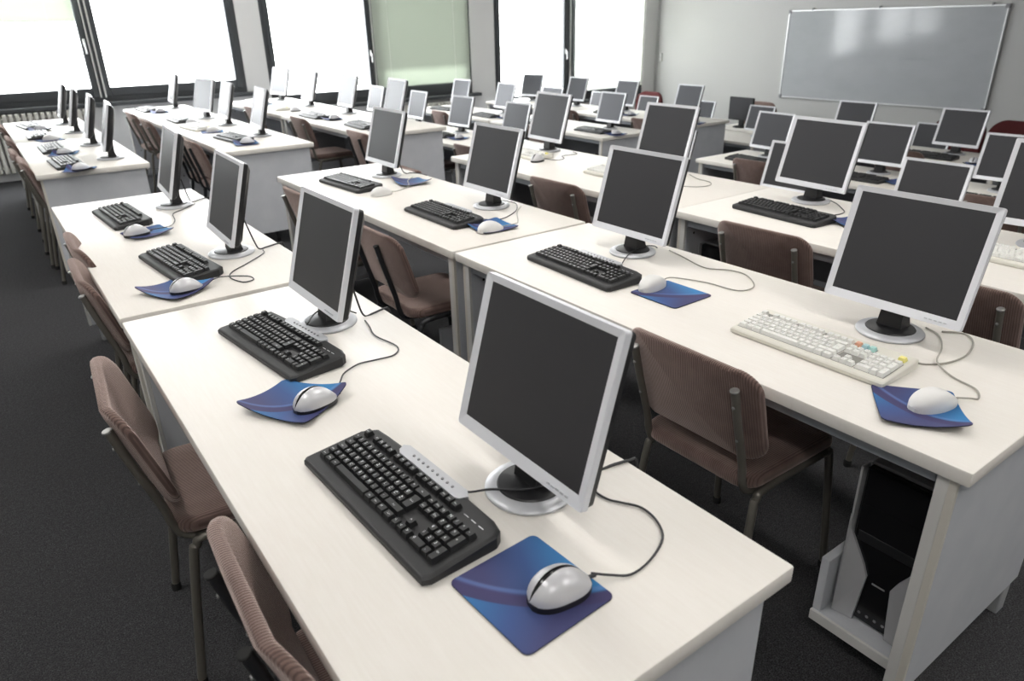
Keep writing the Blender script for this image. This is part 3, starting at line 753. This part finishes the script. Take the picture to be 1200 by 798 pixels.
# near block, first row
m = monitor(0, 0, 0, .669, .885, ZT_); cable(m, [(.745, .868, .90), (.775, .86, .80), (.79, .852, .736), (.844, .842, cz), (.876, .834, cz), (.892, .828, .725), (.90, .822, .62)], M['cable_b'], 'power_cable', .003)
m = monitor(0, 0, 1, .691, 1.897, ZT_); cable(m, [(.765, 1.89, .90), (.785, 1.88, .78), (.80, 1.876, cz), (.833, 1.879, cz), (.876, 1.891, cz), (.892, 1.893, .72), (.90, 1.893, .62)], M['cable_b'], 'power_cable', .003)
m = monitor(0, 0, 2, .682, 2.812, ZT_, -2); cable(m, [(.745, 2.80, .86), (.77, 2.79, .76), (.785, 2.793, cz), (.814, 2.8, cz), (.876, 2.821, cz), (.892, 2.825, .72), (.90, 2.826, .62)], M['cable_b'], 'power_cable', .003)
m = monitor(0, 0, 3, .700, 3.830, ZT_, -4); cable(m, [(.755, 3.84, .86), (.775, 3.847, .76), (.79, 3.86, cz), (.825, 3.879, cz), (.876, 3.909, cz), (.892, 3.915, .72), (.90, 3.92, .62)], M['cable_b'], 'power_cable', .003)
k = kbd(KB_MULTI, 0, 0, 0, .450, 1.003, ZT_, 2.5); cable(k, [(.538, .962, .752), (.558, .935, .742), (.597, .912, .744), (.626, .871, .753), (.659, .85, .757), (.70, .843, .757), (.725, .84, .752)], M['cable_b'])
k = kbd(KB_MULTI, 0, 0, 1, .520, 1.810, ZT_, 7); cable(k, [(.607, 1.852, .752), (.625, 1.872, .757), (.668, 1.93, .757), (.712, 1.95, .757), (.755, 1.93, .75), (.79, 1.91, cz)], M['cable_b'])
k = kbd(KB_PLAIN, 0, 0, 2, .482, 2.765, ZT_, 6)
k = kbd(KB_FAR, 0, 0, 3, .445, 3.715, ZT_, 4)
pad(PAD_FLAT, 0, 0, 0, .508, .675, ZT_, 3)
pad(PAD_C1, 0, 0, 1, .435, 1.482, ZT_, 32)
pad(PAD_C1, 0, 0, 2, .405, 2.490, ZT_, 30)
pad(PAD_C3, 0, 0, 3, .483, 3.355, ZT_, 8)
q = mouse(MS, 0, 0, 0, .535, .638, ZT_, -7); cable(q, [(.595, .634, .746), (.622, .618, .739), (.653, .604, cz), (.701, .609, cz), (.755, .633, cz), (.781, .67, cz), (.787, .713, cz), (.769, .746, cz), (.756, .769, cz), (.755, .802, cz), (.77, .83, cz)], M['cable_b'])
q = mouse(MS, 0, 0, 1, .468, 1.432, ZT_, 10); cable(q, [(.528, 1.445, .748), (.556, 1.488, .752), (.590, 1.545, .738), (.642, 1.578, cz), (.688, 1.573, cz), (.741, 1.57, cz), (.772, 1.615, cz), (.758, 1.716, cz), (.775, 1.79, cz), (.785, 1.84, cz)], M['cable_b'])
q = mouse(MS, 0, 0, 2, .430, 2.452, ZT_, 6); cable(q, [(.49, 2.462, .745), (.53, 2.49, .745), (.57, 2.528, .735), (.64, 2.483, cz), (.645, 2.432, cz), (.608, 2.427, cz), (.587, 2.503, cz), (.612, 2.567, cz), (.687, 2.634, cz), (.775, 2.72, cz), (.79, 2.77, cz)], M['cable_b'])
q = mouse(MS, 0, 0, 3, .440, 3.335, ZT_, 14); cable(q, [(.498, 3.352, .746), (.54, 3.37, .742), (.588, 3.402, .737), (.629, 3.505, cz), (.654, 3.651, cz), (.72, 3.72, cz), (.79, 3.80, cz)], M['cable_b'])
# near block, second row
m = monitor(1, 0, 0, 1.886, .850, ZT_); m = monitor(1, 0, 1, 1.873, 1.825, ZT_); m = monitor(1, 0, 2, 1.89, 2.78, ZT_); m = monitor(1, 0, 3, 1.858, 3.807, ZT_)
cable(m, [(1.93, 3.80, .86), (1.95, 3.79, .76), (1.97, 3.778, cz), (2.00, 3.775, cz), (2.030, 3.72, cz), (2.034, 3.646, cz)], M['cable_b'], 'power_cable', .003)
k = kbd(KB_IVORY, 1, 0, 0, 1.624, .905, ZT_, 0); cable(k, [(1.722, .72, .75), (1.748, .695, cz), (1.80, .66, cz), (1.883, .650, cz), (1.978, .675, cz), (2.02, .715, cz), (1.99, .76, cz)], M['cable_g'], r=.0025)
k = kbd(KB_MULTI, 1, 0, 1, 1.590, 1.785, ZT_, -1.5); cable(k, [(1.678, 1.745, .752), (1.721, 1.735, .736), (1.775, 1.765, .740), (1.80, 1.775, .746), (1.855, 1.79, .755), (1.905, 1.80, .755), (1.96, 1.80, .745), (1.98, 1.80, cz)], M['cable_b'])
k = kbd(KB_MULTI, 1, 0, 2, 1.606, 2.752, ZT_, 0); cable(k, [(1.694, 2.71, .752), (1.70, 2.65, .738), (1.72, 2.592, cz), (1.784, 2.547, cz), (1.914, 2.620, cz), (2.0, 2.73, cz), (2.005, 2.80, cz), (1.985, 2.85, cz)], M['cable_b'])
k = kbd(KB_FAR, 1, 0, 3, 1.580, 3.690, ZT_, 4.5)
pad(PAD_C3, 1, 0, 0, 1.522, .592, ZT_, -55); pad(PAD_FLAT, 1, 0, 1, 1.646, 1.428, ZT_, 1); pad(PAD_C2, 1, 0, 2, 1.672, 2.470, ZT_, -4); pad(PAD_C1, 1, 0, 3, 1.868, 3.525, ZT_, -6)
q = mouse(MW, 1, 0, 0, 1.552, .575, ZT_, -19); cable(q, [(1.612, .553, .745), (1.645, .540, .738), (1.67, .53, cz), (1.712, .555, cz), (1.736, .619, cz), (1.78, .674, .738), (1.865, .703, .7385), (1.955, .75, cz), (1.985, .80, cz)], M['cable_g'])
q = mouse(MW, 1, 0, 1, 1.640, 1.500, ZT_, 8); cable(q, [(1.70, 1.512, .744), (1.745, 1.525, .739), (1.784, 1.5, cz), (1.815, 1.418, cz), (1.83, 1.311, cz), (1.902, 1.304, cz), (1.974, 1.388, cz), (1.974, 1.458, cz), (1.93, 1.53, cz), (1.97, 1.67, cz), (1.991, 1.75, cz)], M['cable_g'])
q = mouse(MW, 1, 0, 2, 1.631, 2.412, ZT_, -4); cable(q, [(1.69, 2.408, .745), (1.772, 2.423, .740), (1.821, 2.476, cz), (1.908, 2.60, cz), (1.99, 2.68, cz)], M['cable_g'])
q = mouse(MW, 1, 0, 3, 1.602, 3.360, ZT_, 2, False); cable(q, [(1.662, 3.365, .740), (1.70, 3.38, cz), (1.76, 3.40, .737), (1.80, 3.43, .745), (1.858, 3.548, .742), (1.95, 3.66, cz)], M['cable_g'])
# near block, third row
m = monitor(2, 0, 0, 3.07, .905, ZT_, 4); m = monitor(2, 0, 1, 3.085, 1.868, ZT_, -4); m = monitor(2, 0, 2, 3.08, 2.80, ZT_, 0); m = monitor(2, 0, 3, 3.085, 3.84, ZT_, -3)
kbd(KB_FARW, 2, 0, 0, 2.81, .91, ZT_, 0); k = kbd(KB_FAR, 2, 0, 1, 2.768, 1.80, ZT_, -4); cable(k, [(2.848, 1.70, .75), (2.90, 1.66, cz), (2.99, 1.645, cz), (3.063, 1.70, cz), (3.13, 1.77, cz), (3.17, 1.84, cz)], M['cable_b'])
kbd(KB_FARW, 2, 0, 2, 2.82, 2.88, ZT_, 0); kbd(KB_FARW, 2, 0, 3, 2.86, 3.82, ZT_, -4)
pad(PAD_C2, 2, 0, 1, 2.86, 1.50, ZT_, -10)
q = mouse(MW, 2, 0, 2, 2.80, 2.47, ZT_, -5, False); cable(q, [(2.86, 2.463, .74), (2.93, 2.42, cz), (3.002, 2.40, cz), (3.07, 2.45, cz), (3.09, 2.55, cz), (3.15, 2.66, cz)], M['cable_g'])
q = mouse(MS, 2, 0, 3, 2.785, 3.570, ZT_, 14, False); cable(q, [(2.845, 3.59, .74), (2.88, 3.55, cz), (2.91, 3.511, cz), (2.97, 3.53, cz), (3.02, 3.61, cz), (3.135, 3.60, cz), (3.17, 3.68, cz)], M['cable_b'])
# rows on the lower floor, near block
zl = .41
for st, y in ((1, 1.85), (2, 2.73), (3, 3.75)): monitor(3, 0, st, 4.21, y, zl)
for st, y, yw in ((1, 1.95, 3), (2, 2.81, 0), (3, 3.80, -4)): monitor(4, 0, st, 5.51, y, zl, yw)
kbd(KB_FAR, 4, 0, 1, 5.10, 1.86, zl); kbd(KB_FAR, 4, 0, 2, 5.20, 2.82, zl); kbd(KB_FAR, 4, 0, 3, 5.21, 3.76, zl, -6)
pad(PAD_C2, 4, 0, 2, 5.28, 2.53, zl, -20); mouse(MS, 4, 0, 2, 5.30, 2.52, zl, 10)
for st, y, yw in ((1, 1.80, 0), (2, 2.82, 0), (3, 3.78, 0)): monitor(5, 0, st, 6.75, y, zl, yw)
kbd(KB_FAR, 5, 0, 2, 6.47, 2.90, zl); pad(PAD_C1, 5, 0, 2, 6.36, 2.47, zl, 15); mouse(MS, 5, 0, 2, 6.42, 2.52, zl, 10); kbd(KB_FAR, 5, 0, 3, 6.47, 3.8, zl)
for st, y in ((1, 2.55), (2, 3.60)): monitor(6, 0, st, 8.0, y, ROW[6]['n'][2])
# window block
far = [  # row, [ (monitor y, yaw, keyboard (x,y,yaw) or None, kb proto, pad?, mouse proto or None) ...] from the viewer outward
    (0, [(5.66, -6), (6.48, -5), (7.42, -6), (8.20, -4)]), (1, [(6.02, -6), (6.94, -4), (7.66, 10), (8.94, -6)]), (2, [(5.96, -4), (6.96, -2), (7.96, -4), (8.88, 8)]),
    (3, [(5.72, 2), (6.70, 4), (7.64, 0), (8.72, 0)]), (4, [(5.80, 0), (6.82, 0), (7.74, 0), (8.78, 4)]), (5, [(5.82, 0), (6.84, 0), (7.78, 0), (8.78, 14)]), (6, [(5.70, 0), (6.62, 0), (7.64, 0), (8.68, 0)])]
for row, lst in far:
    x0, x1, zt, zf = ROW[row]['w']
    for st, (y, yw) in enumerate(lst):
        monitor(row, 1, st, x0 + (.475 if row < 2 else .56 if row == 2 else .51), y, zt, yw)
        if row == 6 or (row == 5 and st > 1): continue
        wk = (row, st) in ((1, 1), (2, 2), (2, 3))
        kbd(KB_FARW if wk else KB_FAR, row, 1, st, x0 + .21 + random.uniform(-.03, .03), y - .03 + random.uniform(-.03, .03), zt, random.uniform(-8, 8))
        if row in (3,) and st > 1: continue
        if (row, st) not in ((1, 2), (2, 2)): pad((PAD_C1, PAD_C2, PAD_FLAT)[(row + st) % 3], row, 1, st, x0 + .24, y - .37, zt, random.uniform(-20, 20))
        mouse(MW if (row + st) % 3 == 2 else MS, row, 1, st, x0 + .25, y - .38, zt, random.uniform(-15, 15), (row, st) not in ((1, 2), (2, 2)))

# ------------------------------------------------------------------ teacher's workstation by the front wall
t = thing('computer_table', 'small cream computer table with lower keyboard shelf near the front wall', 'table', (8.36, 6.33, F3))
obj('tabletop', MB().box(.0, .60, -.42, .42, .695, .72, .004), M['top'], t)
obj('keyboard_shelf', MB().box(-.04, .40, -.39, .39, .545, .563, .003), M['top'], t)
obj('back_board', MB().box(.52, .54, -.39, .39, .25, .695, .002), M['top'], t)
for y in (-.42, .40): obj('side_panel', MB().box(.02, .56, y, y + .02, .04, .695, .002), M['top'], t)
for x, y in ((.03, -.41), (.50, -.41), (.03, .41), (.50, .41)): obj('caster', MB().lathe([(.02, 0), (.022, .01), (.022, .03), (.012, .044)], 12, 0, x + .02, y), M['rubber'], t)
t = thing('computer_monitor', 'black monitor on the small computer table by the front wall', 'monitor', (8.66, 6.47, F3 + .7206))
obj('base', MB().lathe([(.11, 0), (.11, .008), (.09, .016), (.03, .020)], 28), M['black'], t)
obj('neck', MB().box(-.015, .02, -.04, .04, .018, .20, .004), M['black'], t)
obj('housing', MB().box(-.045, -.016, -.20, .20, .095, .40, .006), M['black'], t)
obj('screen', MB().box(-.0465, -.0455, -.184, .184, .115, .384), M['screen'], t)
dup(KB_FAR, (8.47, 6.40, F3 + .5636), math.radians(-90), 'black keyboard on the pull-out shelf of the small computer table')
dup(TW, (8.42, 6.56, F3 + .0006), 0, 'black computer tower standing under the small computer table')

# upholstered swivel chairs by the front wall, facing the class
def swivel(fab, name, label, x, y, dz=0.):
    t = thing(name, label, 'chair', (x, y, F3), PI, 'upholstered swivel chairs by the front wall')
    obj('seat', MB().pillow(rrect(-.24, .24, -.25, .25, .09), .04, .035, lambda a, b_, n: (a, b_, .47 + n)), fab, t)
    obj('backrest', MB().pillow(rrect(-.29, .29, 0, .50, .17, 8), .035, .03, lambda a, b_, n: (-.24 - .12 * b_ + .35 * a * a + n, a, .52 + dz + b_)), fab, t)
    obj('back_bar', MB().tube([(-.02, 0, .425), (-.20, 0, .42), (-.275, 0, .50), (-.315, 0, .72)], .016, 8, 4), M['tube_dark'], t)
    obj('column', MB().lathe([(.028, .07), (.028, .30), (.018, .30), (.018, .434)], 16), M['tube_dark'], t)
    for k in range(5):
        a = 2 * PI * k / 5; l = obj('leg', MB().tube([(0, 0, .09), (.15 * math.cos(a), .15 * math.sin(a), .085), (.27 * math.cos(a), .27 * math.sin(a), .062)], .016, 8, 3), M['tube_dark'], t)
        c = MB().lathe([(.012, -.011), (.026, -.010), (.026, .010), (.012, .011)], 14); c.xf(Matrix.Translation((.27 * math.cos(a), .27 * math.sin(a), .0265)) @ Matrix.Rotation(a, 4, 'Z') @ Matrix.Rotation(PI / 2, 4, 'X')); obj('caster', c, M['rubber'], l)
swivel(M['red'], 'swivel_chair', 'dark red upholstered chair at the edge of the photo under the whiteboard corner', 9.0, 3.27)
swivel(M['red'], 'swivel_chair', 'dark red upholstered chair mostly hidden by a monitor below the whiteboard', 9.0, 3.87)
swivel(M['red'], 'swivel_chair', 'dark red upholstered chair in the far corner beside the last window', 9.0, 8.80)
swivel(M['cord'], 'swivel_chair', 'brown upholstered chair behind the black monitor of the small computer table', 9.45, 6.93, -.07)

# cable drooping under the third row
o = obj('loose_cable', MB().tube([(2.60, 2.47, .694), (2.60, 2.44, .64), (2.60, 2.36, .60), (2.60, 2.28, .61), (2.60, 2.22, .66), (2.60, 2.20, .694)], .004, 6, 6), M['cable_b'])
tag(o, 'black cable loop hanging beneath the third row desks', 'cable')

# the prototypes stood far below only as sources for the copies
for p in (CH, CHD, TW, MON, KB_MULTI, KB_PLAIN, KB_IVORY, KB_FAR, KB_FARW, MS, MW, PAD_FLAT, PAD_C1, PAD_C2, PAD_C3):
    for c in list(p.children):
        for g in list(c.children): bpy.data.objects.remove(g)
        bpy.data.objects.remove(c)
    bpy.data.objects.remove(p)

# ------------------------------------------------------------------ light
w = bpy.data.worlds.new('overcast_sky'); sc.world = w; w.use_nodes = True
bg = w.node_tree.nodes['Background']; bg.inputs['Color'].default_value = (.965, .98, 1.0, 1); bg.inputs['Strength'].default_value = 12.5
for i, g in enumerate(G):
    l = bpy.data.lights.new('window_portal', 'AREA'); l.shape = 'RECTANGLE'; l.size = g['x1'] - g['x0']; l.size_y = ZT - g['zs']
    l.cycles.is_portal = True
    o = bpy.data.objects.new('window_portal', l); COL.objects.link(o)
    o.location = ((g['x0'] + g['x1']) / 2, WY + .2, (ZT + g['zs']) / 2); o.rotation_euler = (-PI / 2, 0, 0)

# ------------------------------------------------------------------ camera
yaw, pitch, roll, fpx = .62161, .42021, -.02300, 834.83
fwd = Vector((math.sin(yaw) * math.cos(pitch), math.cos(yaw) * math.cos(pitch), -math.sin(pitch)))
right = Vector((math.cos(yaw), -math.sin(yaw), 0)); upv = right.cross(fwd)
r2 = right * math.cos(roll) + upv * math.sin(roll); u2 = -right * math.sin(roll) + upv * math.cos(roll)
cam = bpy.data.cameras.new('camera'); co = bpy.data.objects.new('camera', cam); COL.objects.link(co)
co.matrix_world = Matrix(((r2.x, u2.x, -fwd.x, 0), (r2.y, u2.y, -fwd.y, 0), (r2.z, u2.z, -fwd.z, 1.53), (0, 0, 0, 1)))
cam.sensor_width = 36; cam.lens = fpx / 1200 * 36; cam.clip_start = .05
cam.dof.use_dof = True; cam.dof.focus_distance = 1.9; cam.dof.aperture_fstop = 4.5
sc.camera = co

vs_ = sc.view_settings; vs_.view_transform = 'Standard'; vs_.look = 'None'; vs_.gamma = 1; vs_.use_curve_mapping = False; vs_.exposure = 0.65
sc.cycles.use_denoising = True; sc.cycles.max_bounces = 8; sc.cycles.transparent_max_bounces = 16
